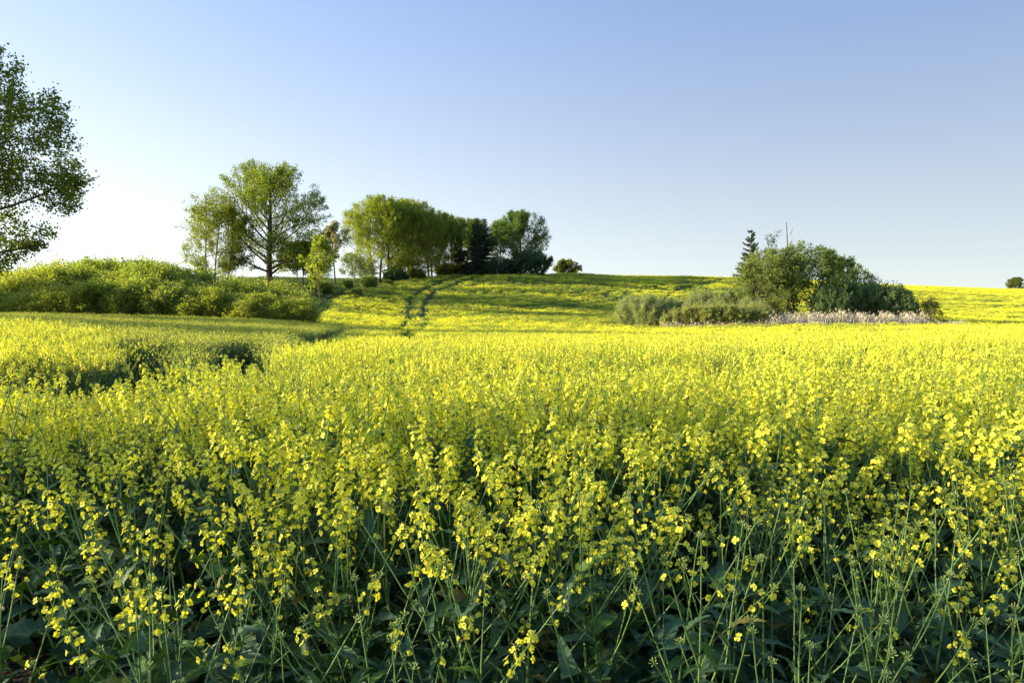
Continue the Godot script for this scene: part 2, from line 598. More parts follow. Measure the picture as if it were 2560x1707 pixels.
func rape_plan(h: float, branches: int, bloom: float, leaves: int, low := 0.3) -> Dictionary:
	# the skeleton of one plant: stem, branches, leaves, flower heads. bloom 0 (all in bud) .. 1 (full flower)
	var P := {"branches": [], "leaves": [], "heads": []}
	var stem := limb(Vector3(0, -0.03, 0), Vector3(rnd(-0.12, 0.12), 1, rnd(-0.12, 0.12)).normalized(), h * 0.93, 0.02, 0.05, 8)
	P.stem = stem
	P.r = 0.0026 + 0.0034 * h
	var az := rnd(0, TAU)
	for k in leaves:
		var t := pow((k + rnd(0.2, 0.8)) / leaves, 0.85) * 0.86 + 0.03
		var a := along(stem, t)
		az += 2.4 + rnd(-0.4, 0.4)
		var out := Vector3(cos(az), 0, sin(az))
		var up := rnd(-0.25, 0.75)
		var d := (out + Vector3.UP * up).normalized()
		var kind := rng.randi_range(0, 1) if t < 0.45 else (rng.randi_range(2, 3) if t < 0.72 else rng.randi_range(3, 5))
		var l := (rnd(0.17, 0.30) if t < 0.36 else rnd(0.13, 0.22) if t < 0.62 else rnd(0.07, 0.13))
		P.leaves.append([a[0], d, kind, l])
	for k in branches:
		var t := lerpf(low, 0.9, (k + rnd(0.1, 0.9)) / branches)
		var a := along(stem, t)
		az += 2.4 + rnd(-0.4, 0.4)
		var out := Vector3(cos(az), 0, sin(az))
		var ang := rnd(0.42, 0.8)
		var d: Vector3 = (a[1] * cos(ang) + out * sin(ang)).normalized()
		var l := (h - (a[0] as Vector3).y) * rnd(0.7, 0.98) + 0.04
		var br := limb(a[0], d, l, 0.07, 0.05, 5)
		P.branches.append(br)
		for q in 2:
			var s := along(br, rnd(0.25, 0.75))
			var o2: Vector3 = (perp(s[1]) + s[1] * 0.7).normalized()
			P.leaves.append([s[0], o2, rng.randi_range(4, 5), rnd(0.06, 0.12)])
		P.leaves.append([a[0], (out + Vector3.UP * 0.3).normalized(), rng.randi_range(4, 5), rnd(0.08, 0.14)])
		P.heads.append(head_plan(br[5], (br[5] - br[4]).normalized(), rnd(0.08, 0.15), bloom))
	P.heads.append(head_plan(stem[8], (stem[8] - stem[7]).normalized(), rnd(0.14, 0.2), bloom))
	return P

func head_plan(p: Vector3, d: Vector3, l: float, bloom: float) -> Dictionary:
	# pods below, open flowers in a spiral, a knot of buds on top
	var H := {"axis": PackedVector3Array(), "flowers": [], "buds": [], "stalks": []}
	H.axis = limb(p, d, l, 0.03, 0.04, 3)
	var az := rnd(0, TAU)
	var full := bloom * rnd(0.7, 1.3)
	var nf := int(round(lerpf(0.0, 15.0, full) * (l / 0.125)))
	for k in nf:
		var t := lerpf(0.1, 0.97, (k + rng.randf()) / maxf(nf, 1))
		var a := along(H.axis, t)
		az += 2.4
		var out: Vector3 = frame(a[1], az).x
		var ang := lerpf(1.25, 0.5, t)
		var dir: Vector3 = (a[1] * cos(ang) + out * sin(ang)).normalized()
		var pl := lerpf(0.03, 0.015, t) * rnd(0.8, 1.25)
		var q: Vector3 = a[0] + dir * pl
		H.stalks.append([a[0], q])
		var face := (dir + rv() * 0.55).normalized()
		H.flowers.append(Transform3D(frame(face, rnd(0, TAU)).scaled(Vector3.ONE * rnd(0.85, 1.15)), q))
	var nb := rng.randi_range(9, 15)
	var top := along(H.axis, 1.0)
	for k in nb:
		az += 2.4
		var s := sqrt((k + 0.5) / nb)
		var out: Vector3 = frame(top[1], az).x
		var ang := s * 1.05
		var dir: Vector3 = (top[1] * cos(ang) + out * sin(ang)).normalized()
		var q: Vector3 = top[0] + dir * rnd(0.009, 0.014) - top[1] * s * 0.005
		H.stalks.append([top[0] - top[1] * 0.006 * s, q])
		H.buds.append(Transform3D(frame(dir, 0.0).scaled(Vector3.ONE * rnd(0.75, 1.15)), q + dir * 0.003))
	for k in rng.randi_range(2, 5):
		var a := along(H.axis, rnd(-0.1, 0.25))
		az += 2.4
		var out: Vector3 = frame(a[1], az).x
		var q: Vector3 = a[0] + (a[1] * 0.8 + out).normalized() * rnd(0.02, 0.035)
		H.stalks.append([a[0], q])
	return H

# near plants: every piece a node of its own
var LEAVES := []
var FLOWERS := []
var BUDS: MB
var leaf_meshes := []
var flower_meshes := []

func rape_node(P: Dictionary, single: bool) -> Node3D:
	var o := Node3D.new()
	var S := MB.new()
	var m: int = P.stem.size()
	S.tube(P.stem, taper(P.r, P.r * 0.42, m), 7, tone(STEM, 0.15), true)
	obj("stem", S.mesh(M.stem), o)
	for br in P.branches:
		var b := MB.new()
		b.tube(br, taper(P.r * 0.52, P.r * 0.3, br.size()), 6, tone(STEM, 0.15), true)
		obj("branch", b.mesh(M.stem), o)
	for lf in P.leaves:
		var x := leaf_xf(lf)
		var set_: int = 0 if rng.randf() < 0.72 else (1 if rng.randf() < 0.8 else 2)
		var n := obj("leaf", leaf_meshes[set_][lf[2]], o)
		n.transform = x
	for H in P.heads:
		var b := MB.new()
		b.tube(H.axis, taper(P.r * 0.36, P.r * 0.22, H.axis.size()), 5, STEM)
		for s in H.stalks:
			b.tube(PackedVector3Array([s[0], s[1]]), PackedFloat32Array([0.0008, 0.0006]), 3, STEM * 1.15)
		for x in H.buds:
			b.add(BUDS, x, tone(Color.WHITE, 0.25))
		var hn := obj("flower_head", b.mesh(M.stem), o)
		if single:
			for x in H.flowers:
				var f := obj("flower", flower_meshes[rng.randi() % flower_meshes.size()], hn)
				f.transform = x
		elif H.flowers.size():
			var fb := MB.new()
			for x in H.flowers:
				fb.add(FLOWERS[rng.randi() % FLOWERS.size()], x)
			tag(obj("flowers", fb.mesh(M.petal), hn), "", "", "", "stuff")
	return o

func leaf_xf(lf: Array) -> Transform3D:
	var z: Vector3 = lf[1]
	var xax := Vector3.UP.cross(z)
	xax = xax.normalized() if xax.length() > 0.1 else Vector3.RIGHT
	xax = xax.rotated(z, rnd(-0.5, 0.5))
	var l: float = lf[3]
	return Transform3D(Basis(xax * l * rnd(0.85, 1.15), z.cross(xax) * l, z * l), lf[0])

# farther plants: one mesh per kind, coarser
func rape_mesh(P: Dictionary, lod: int) -> Mesh:
	var b := MB.new()
	if lod == 1:
		b.tube(P.stem, taper(P.r, P.r * 0.42, P.stem.size()), 4, tone(STEM, 0.15))
		for br in P.branches:
			b.tube(br, taper(P.r * 0.5, P.r * 0.3, br.size()), 3, tone(STEM, 0.15))
	else:
		b.tube(PackedVector3Array([P.stem[0], P.stem[4], P.stem[8]]), taper(P.r, P.r * 0.6, 3), 3, tone(STEM, 0.15))
		for br in P.branches:
			b.tube(PackedVector3Array([br[0], br[2], br[5]]), taper(P.r * 0.55, P.r * 0.4, 3), 3, tone(STEM, 0.15))
	for lf in P.leaves:
		var d: Vector3 = lf[1]
		var l: float = lf[3]
		if lod == 2 and l < 0.07:
			continue
		var side := (Vector3.UP.cross(d).normalized() + rv() * 0.35).normalized()
		var col := tone(LEAFC, 0.3)
		var w := l * (0.42 if lf[2] < 2 else 0.3 if lf[2] < 4 else 0.2)
		var mid: Vector3 = lf[0] + d * l * 0.5
		b.leaf(lf[0], d, side, l * 0.6, w, col, 0.8)
		var d2 := (d + Vector3.DOWN * 0.6).normalized()
		b.leaf(mid - d * l * 0.04, d2, side, l * 0.55, w, col, 0.2)
	for H in P.heads:
		b.tube(PackedVector3Array([H.axis[0], H.axis[3]]), taper(P.r * 0.34, P.r * 0.22, 2), 3, STEM)
		if lod == 1:
			for s in H.stalks:
				var d: Vector3 = s[1] - s[0]
				b.leaf(s[0], d.normalized(), perp(d.normalized()), d.length(), 0.0016, STEM * 1.2)
			for x in H.buds:
				var t: Transform3D = x
				b.leaf(t.origin - t.basis.y * 0.004, t.basis.y.normalized(), perp(t.basis.y.normalized()), 0.008, 0.004, tone(BUD, 0.2))
			for x in H.flowers:
				simple_flower(b, x, 1.0)
		else:
			var t := along(H.axis, 1.0)
			for k in 2:
				var d := ((t[1] as Vector3) + rv() * 0.5).normalized()
				b.leaf(t[0] - d * 0.008, d, perp(d), 0.026, 0.016, tone(BUD, 0.2))
			for x in H.flowers:
				var q: Transform3D = x
				var fb := q.basis.orthonormalized()
				b.leaf(q.origin - fb.x * 0.0125, fb.x, fb.z, 0.025, 0.025, tone(PETAL, 0.1), 0.5)
	return b.mesh(M.crop)

func simple_flower(b: MB, x: Transform3D, s: float) -> void:
	for k in 4:
		var a := PI * 0.5 * k
		var d := (x.basis * Vector3(cos(a), rnd(-0.1, 0.5), sin(a))).normalized()
		var side := (x.basis * Vector3(-sin(a), 0, cos(a))).normalized()
		b.leaf(x.origin, d, side, 0.0126 * s, 0.012 * s, tone(PETAL, 0.08), 0.62)

# far crop: a tuft of about fourteen plants
func tuft(radius: float, plants: int, bloom: float, quad: float) -> Mesh:
	var b := MB.new()
	for k in plants:
		var a := rnd(0, TAU)
		var r := radius * sqrt(rng.randf())
		var p := Vector3(cos(a) * r, 0, sin(a) * r)
		var h := rnd(0.95, 1.25)
		var lean := Vector3(rnd(-0.15, 0.15), 1, rnd(-0.15, 0.15)).normalized()
		b.leaf(p, lean, perp(lean), h, 0.035, tone(STEM, 0.25), 0.5)
		for q in 5:
			var d := (rv() + Vector3.UP * 0.3).normalized()
			b.leaf(p + lean * rnd(0.15, h * 0.8), d, perp(d), rnd(0.16, 0.28), rnd(0.06, 0.1), tone(LEAFC * Color(2.4, 2.1, 1.0), 0.3))
		for q in 5:
			var o := rv() * 0.16
			o.y = -absf(o.y) * 0.9
			var c := p + lean * h + o
			var yellow := rng.randf() < bloom
			for w in 2:
				var d := (Vector3.UP * rnd(0.2, 1.0) + rv()).normalized()
				b.leaf(c - d * quad * 0.5, d, perp(d), quad * rnd(0.8, 1.3), quad * rnd(0.6, 1.0) * (1.0 if yellow else 0.55), tone(PETAL, 0.1) if yellow else tone(Color(0.30, 0.36, 0.05), 0.25))
	return b.mesh(M.crop)

func _ready() -> void:
	rng.seed = 20240519
	noise.seed = 7
	noise.frequency = 0.05
	noise.fractal_octaves = 3
	noise2.seed = 21
	noise2.frequency = 0.02
	noise2.fractal_octaves = 4
	gaps.resize(MX * MD)
	set_camera_and_light()
	set_materials()
	build_ground()
	build_trees()
	build_hedge_and_bank()
	build_island()
	build_crop()

# ------------------------------------------------------------------ camera, sky, sun, exposure
func set_camera_and_light() -> void:
	var cam := Camera3D.new()
	cam.name = "camera"
	cam.fov = 50.0
	cam.near = 0.05
	cam.far = 6000.0
	add_child(cam)
	cam.position = Vector3(0, EYE, 0)
	cam.rotation.x = -atan(84.0 / 1681.0)
	cam.current = true
	var exposure := 2.85
	var az := deg_to_rad(SUN_AZ)
	var el := deg_to_rad(SUN_EL)
	var to_sun := Vector3(-sin(az) * cos(el), sin(el), -cos(az) * cos(el))
	var W := 512
	var H := 256
	var im := Image.create(W, H, false, Image.FORMAT_RGBF)
	for j in H:
		var e := PI * 0.5 - (j + 0.5) / H * PI
		for i in W:
			var ph := (i + 0.5) / W * TAU
			var d := Vector3(sin(ph) * cos(e), sin(e), -cos(ph) * cos(e))
			var g := acos(clampf(d.dot(to_sun), -1.0, 1.0))
			var k := exp(-maxf(e, 0.0) / 0.28)
			var c := Vector3(0.07, 0.28, 0.82).lerp(Vector3(1.09, 1.19, 1.11), k) * (0.455 + 0.9 * exp(-g * g / 3.4) + 0.35 * pow(maxf(0.0, -cos(g)), 2.0))
			c += Vector3(1.0, 0.97, 0.88) * (3.4 * exp(-g / 0.5) * (0.15 + 0.85 * exp(-maxf(e, 0.0) / 0.3))) + Vector3(1.0, 0.93, 0.8) * (12.0 * exp(-g / 0.14))
			c /= exposure
			im.set_pixel(i, j, Color(c.x, c.y, c.z))
	var pano := PanoramaSkyMaterial.new()
	pano.panorama = ImageTexture.create_from_image(im)
	var sky := Sky.new()
	sky.sky_material = pano
	var env := Environment.new()
	env.background_mode = Environment.BG_SKY
	env.sky = sky
	env.tonemap_mode = Environment.TONE_MAPPER_LINEAR
	env.tonemap_exposure = exposure
	env.sdfgi_enabled = true
	env.ssao_enabled = true
	env.ssil_enabled = true
	var we := WorldEnvironment.new()
	we.name = "world_environment"
	we.environment = env
	add_child(we)
	var sun := DirectionalLight3D.new()
	sun.name = "sun"
	sun.light_energy = 1.3
	sun.light_color = Color(1.0, 0.93, 0.78)
	sun.light_angular_distance = 0.5
	sun.shadow_enabled = true
	sun.directional_shadow_max_distance = 400.0
	add_child(sun)
	sun.look_at_from_position(to_sun * 50.0, Vector3.ZERO)

func set_materials() -> void:
	M.foliage = mat(Color.WHITE, 0.6, Color(1.1, 1.15, 0.65))
	M.crop = mat(Color.WHITE, 0.6, Color(0.85, 0.85, 0.6))
	M.petal = mat(Color.WHITE, 0.6, Color(0.9, 0.9, 0.6))
	M.stem = mat(Color.WHITE, 0.5, Color(0.2, 0.2, 0.1))
	M.reed = mat(Color.WHITE, 0.8, Color(0.5, 0.47, 0.4))
	M.bark = mat(Color.WHITE, 0.95)
	M.bark.normal_enabled = true
	M.bark.normal_texture = noise_tex(3, 0.03, null, 256, true, 8.0)
	M.bark.uv1_triplanar = true
	M.bark.uv1_scale = Vector3(1.5, 0.4, 1.5)
	M.soil = mat(Color.WHITE, 0.95, Color.BLACK, false)
	M.soil.albedo_texture = noise_tex(11, 0.012, ramp([lin(0.018, 0.014, 0.010), lin(0.045, 0.033, 0.024), lin(0.085, 0.068, 0.05), lin(0.13, 0.11, 0.085)], [0.2, 0.45, 0.62, 0.85]), 1024)
	M.soil.uv1_triplanar = true
	M.soil.uv1_world_triplanar = true
	M.soil.uv1_scale = Vector3(0.5, 0.5, 0.5)
	M.soil.normal_enabled = true
	M.soil.normal_texture = noise_tex(12, 0.02, null, 1024, true, 12.0)
	M.clod = mat(Color.WHITE, 0.85)
	var kinds := [[Color(0.054, 0.112, 0.046), Color(0.26, 0.34, 0.14)], [Color(0.07, 0.15, 0.025), Color(0.26, 0.36, 0.09)], [Color(0.15, 0.13, 0.03), Color(0.3, 0.27, 0.11)]]
	for i in 6:
		LEAVES.append(leaf_shape(i))
	for q in 3:
		var m := mat(Color.WHITE, 0.55, [Color(0.5, 0.55, 0.22), Color(0.6, 0.65, 0.25), Color(0.5, 0.45, 0.2)][q], false)
		m.metallic_specular = 0.36
		m.albedo_texture = leaf_image(kinds[q][0], kinds[q][1])
		var row := []
		for i in 6:
			row.append(LEAVES[i].mesh(m))
		leaf_meshes.append(row)
	for open in [1.0, 0.95, 0.8, 0.6, 0.9, 0.35]:
		FLOWERS.append(flower_shape(open))
	for f in FLOWERS:
		flower_meshes.append(f.mesh(M.petal))
	BUDS = bud_shape()

# ------------------------------------------------------------------ ground
func build_ground() -> void:
	var xs := []
	var x := 0.0
	while x < 420.0:
		xs.append(x)
		x += 0.16 + x * 0.045
	xs.append_array([700.0, 1500.0, 3500.0])
	var all_x := []
	for i in range(xs.size() - 1, 0, -1):
		all_x.append(-xs[i])
	all_x.append_array(xs)
	var zs := [3500.0, 800.0, 200.0, 60.0, 25.0, 10.0, 4.0, 1.0, 0.0]
	var d := 0.3
	while d < 430.0:
		zs.append(-d)
		d += 0.12 + d * 0.022
	zs.append_array([-700.0, -1500.0, -3500.0])
	var b := MB.new()
	for z in zs:
		for xx in all_x:
			var near := clampf(1.0 - Vector2(xx, z).length() / 30.0, 0.0, 1.0)
			var y := height(xx, z) + near * (0.05 * noise.get_noise_2d(xx * 30.0, z * 30.0) + 0.04 * noise.get_noise_2d(xx * 110.0, z * 110.0))
			b.vert(Vector3(xx, y, z), Vector3.UP, Color.WHITE)
	var w := all_x.size()
	for j in zs.size() - 1:
		for i in w - 1:
			var k := j * w + i
			b.face(k, k + 1, k + w + 1)
			b.face(k, k + w + 1, k + w)
	b.smooth()
	tag(obj("ground", b.mesh(M.soil)), "", "", "", "structure")

# ------------------------------------------------------------------ trees on the rise, and the tall ones beside the field
func build_trees() -> void:
	var young := Color(0.255, 0.28, 0.05)
	var mid := Color(0.195, 0.23, 0.042)
	# the big oak at the left edge, and its neighbours in the row that shades the near field
	var oak := broadleaf(15.9, 3.5, 7.5, 0.36, {"kids": [42, 11, 7], "first": [0.14, 0.15, 0.12], "spread": [76.0, 54.0, 48.0], "reach": [1.0, 0.45, 0.42], "per": 12, "l": 0.15, "w": 0.11, "scatter": 0.5, "col": Color(0.18, 0.21, 0.04), "lift": [0.03, -0.005, -0.01, -0.03], "wob": [0.03, 0.18, 0.24, 0.26], "trunk_len": 0.86})
	tag(plant_tree("oak_tree", oak[0], oak[1], at(-30.3, 38.0), 2.2, Vector3.ONE), "tall broad leafy tree cut off by the left edge, hanging over the hedge", "tree")
	var airy := broadleaf(16.8, 1.2, 7.4, 0.34, {"kids": [17, 8, 6], "first": [0.14, 0.2, 0.12], "spread": [74.0, 52.0, 46.0], "per": 3, "l": 0.2, "w": 0.15, "scatter": 0.5, "col": Color(0.17, 0.225, 0.03), "lift": [0.03, 0.0, -0.01, -0.03], "wob": [0.03, 0.18, 0.24, 0.26], "trunk_len": 0.86})
	var row := [[-33.0, 1.0, 0.95], [-31.0, -9.0, 1.0], [-36.0, -18.0, 1.05]]
	tag(plant_tree("oak_tree", oak[0], oak[1], at(-36.0, 22.5), 2.0, Vector3.ONE * 0.62), "smaller leafy tree beside the tall tree at the left edge, outside the picture", "tree")
	tag(plant_tree("oak_tree", oak[0], oak[1], at(-44.0, 49.0), 3.0, Vector3.ONE * 0.47), "low leafy tree beyond the left end of the hedge, out of the picture", "tree")
	for r in row:
		tag(plant_tree("oak_tree", airy[0], airy[1], Vector3(r[0], 0, -r[1]), rnd(0, TAU), Vector3.ONE * r[2]), "tall thinly leaved tree in the row beside the field, outside the picture", "tree", "trees in the row left of the field")
	# slim tree with three stems, thinly leaved, left of the big oak
	var slim := broadleaf(15.2, 2.2, 5.0, 0.15, {"trunks": [[Vector3(-0.9, 0, 0), Vector3(-0.08, 1, 0)], [Vector3(0.1, 0, 0.3), Vector3(0.03, 1, 0)], [Vector3(1.5, 0, 0), Vector3(0.12, 1, 0.02)]], "kids": [16, 8, 6], "first": [0.16, 0.2, 0.15], "spread": [64.0, 45.0, 42.0], "per": 6, "l": 0.18, "w": 0.13, "scatter": 0.5, "col": Color(0.22, 0.24, 0.035), "bare_above": 12.2, "trunk_len": 0.93})
	tag(plant_tree("slender_tree", slim[0], slim[1], at(-42.6, 105.0), 0.0, Vector3.ONE), "thinly leaved tree with three slim trunks and twiggy top, left of the big rounded oak", "tree")
	var big := broadleaf(18.6, 1.0, 8.7, 0.5, {"kids": [32, 9, 7], "first": [0.11, 0.18, 0.15], "spread": [74.0, 46.0, 42.0], "wob": [0.03, 0.12, 0.2, 0.25], "lift": [0.03, 0.05, 0.04, 0.0], "per": 9, "l": 0.2, "w": 0.145, "scatter": 0.55, "col": mid, "trunk_len": 0.75})
	tag(plant_tree("oak_tree", big[0], big[1], at(-36.4, 110.0), 0.0, Vector3.ONE), "big rounded oak with thick trunk, tallest tree standing above the hedge end", "tree")
	var small := broadleaf(6.8, 1.3, 3.0, 0.11, {"kids": [11, 6, 5], "first": [0.2, 0.2, 0.2], "per": 4, "l": 0.3, "w": 0.22, "col": young})
	tag(plant_tree("small_tree", small[0], small[1], at(-30.8, 108.0), 0.0, Vector3.ONE), "small yellow-green spreading tree under the big oak's right side", "tree")
	tag(plant_tree("small_tree", small[0], small[1], at(-34.0, 116.0), 2.0, Vector3(1.0, 0.9, 1.0)), "low light green tree just right of the big oak's trunk", "tree")
	var sapling := broadleaf(8.8, 2.6, 2.3, 0.075, {"kids": [14, 6, 4], "first": [0.3, 0.2, 0.2], "per": 4, "l": 0.28, "w": 0.2, "col": young, "trunk_len": 0.9})
	tag(plant_tree("young_tree", sapling[0], sapling[1], at(-24.9, 95.0), 0.0, Vector3.ONE), "young yellow-green tree with thin bare stem, standing alone on the grassy bank", "tree")
	var blossom := broadleaf(10.4, 3.2, 2.7, 0.16, {"cx": 0.5, "kids": [12, 7, 5], "per": 4, "l": 0.26, "w": 0.2, "col": Color(0.25, 0.225, 0.215), "spread_col": 0.2, "trunk_len": 0.85})
	tag(plant_tree("blossom_tree", blossom[0], blossom[1], at(-30.2, 125.0), 0.0, Vector3.ONE), "tree in fading mauve-grey blossom between the big oak and the grove", "tree")
	# the grove behind the crest
	var a := broadleaf(17.0, 0.2, 7.6, 0.24, {"trunks": [[Vector3(-1.1, 0, 0), Vector3(-0.1, 1, 0)], [Vector3(0.2, 0, 0.4), Vector3(0.02, 1, 0)], [Vector3(1.6, 0, 0), Vector3(0.14, 1, 0)]], "kids": [17, 8, 6], "first": [0.12, 0.15, 0.2], "spread": [66.0, 46.0, 42.0], "per": 9, "l": 0.21, "w": 0.15, "scatter": 0.6, "col": young, "trunk_len": 0.78})
	tag(plant_tree("grove_tree", a[0], a[1], at(-25.6, 141.0), 0.0, Vector3.ONE), "tall yellow-green tree with several trunks at the left end of the grove", "tree")
	tag(plant_tree("grove_tree", a[0], a[1], at(-20.2, 147.0), 2.1, Vector3(1.0, 0.96, 1.0)), "full yellow-green tree second from the left in the grove", "tree")
	tag(plant_tree("grove_tree", a[0], a[1], at(-16.2, 152.0), 4.0, Vector3(0.85, 0.84, 0.85)), "olive-green tree third from the left in the grove, leaning trunks below", "tree")
	var c := broadleaf(13.5, 0.0, 5.8, 0.2, {"kids": [15, 7, 6], "first": [0.2, 0.2, 0.2], "per": 10, "l": 0.21, "w": 0.15, "scatter": 0.55, "col": Color(0.16, 0.205, 0.045)})
	tag(plant_tree("grove_tree", c[0], c[1], at(-12.8, 156.0), 0.5, Vector3(0.95, 0.97, 0.95)), "mid-green narrow tree in the middle of the grove, left of the dark spruces", "tree")
	tag(plant_tree("grove_tree", c[0], c[1], at(-10.0, 163.0), 3.0, Vector3(0.85, 0.98, 0.85)), "pale thin-topped tree right behind the spruces' left side", "tree")
	tag(plant_tree("grove_tree", c[0], c[1], at(-8.2, 166.0), 5.0, Vector3(1.1, 0.97, 1.1)), "green tree behind the two dark spruces, its crown showing around their tops", "tree")
	tag(plant_tree("grove_tree", c[0], c[1], at(-2.6, 163.0), 1.2, Vector3(0.95, 0.95, 0.95)), "green tree filling the gap between the dark spruces and the broad round-topped tree", "tree")
	var spruce := conifer(12.7, 3.3, {"col": Color(0.12, 0.17, 0.14), "keep": 0.68})
	tag(plant_tree("spruce", spruce[0], spruce[1], at(-7.4, 153.0), 0.0, Vector3(1, 1, 1)), "dark spruce with pointed top, left one of the pair in the grove", "spruce")
	tag(plant_tree("spruce", spruce[0], spruce[1], at(-5.9, 155.0), 1.7, Vector3(1.1, 0.98, 1.1)), "dark spruce with pointed top, right one of the pair in the grove", "spruce")
	var brown := conifer(9.5, 1.9, {"col": Color(0.16, 0.115, 0.08), "keep": 0.6, "start": 0.4})
	tag(plant_tree("withered_spruce", brown[0], brown[1], at(-11.0, 152.0), 0.0, Vector3.ONE), "withered brown conifer with sparse branches left of the dark spruces", "spruce")
	var round_ := broadleaf(14.2, -1.0, 7.2, 0.3, {"kids": [20, 8, 7], "first": [0.12, 0.2, 0.15], "spread": [66.0, 45.0, 42.0], "per": 14, "l": 0.21, "w": 0.15, "scatter": 0.6, "col": Color(0.125, 0.18, 0.06), "trunk_len": 0.8})
	tag(plant_tree("grove_tree", round_[0], round_[1], at(2.0, 158.0), 0.0, Vector3.ONE), "broad round-topped green tree at the right end of the grove", "tree")
	var under := bush(6.0, 4.8, 11, {"col": Color(0.085, 0.13, 0.07), "l": 0.26, "w": 0.2, "scatter": 0.4, "per": 5})
	tag(plant_tree("bush", under[0], under[1], at(3.8, 152.5), 0.0, Vector3.ONE, ["stems", "foliage"]), "dark blue-green bush below the broad round-topped tree", "bush")
	tag(plant_tree("bush", under[0], under[1], at(-2.2, 153.0), 1.0, Vector3(0.9, 0.7, 0.9), ["stems", "foliage"]), "dark low bush at the foot of the two spruces, to their right", "bush")
	tag(plant_tree("bush", under[0], under[1], at(-22.0, 139.0), 2.0, Vector3(0.7, 0.45, 0.6), ["stems", "foliage"]), "low yellow-lit bush at the foot of the grove's multi-trunked tree", "bush")
	# lone rounded crowns on the skyline
	var crest := broadleaf(5.6, 0.5, 3.9, 0.18, {"kids": [16, 7, 5], "first": [0.1, 0.2, 0.2], "spread": [70.0, 45.0, 42.0], "per": 5, "l": 0.34, "w": 0.26, "col": Color(0.15, 0.17, 0.035)})
	tag(plant_tree("crest_tree", crest[0], crest[1], at(14.6, 197.0), 0.0, Vector3.ONE), "small rounded tree alone on the skyline right of the grove", "tree")
	tag(plant_tree("crest_tree", crest[0], crest[1], at(184.3, 268.0), 1.0, Vector3(0.9, 0.86, 0.9)), "small dark tree alone on the far right skyline above the yellow field", "tree")

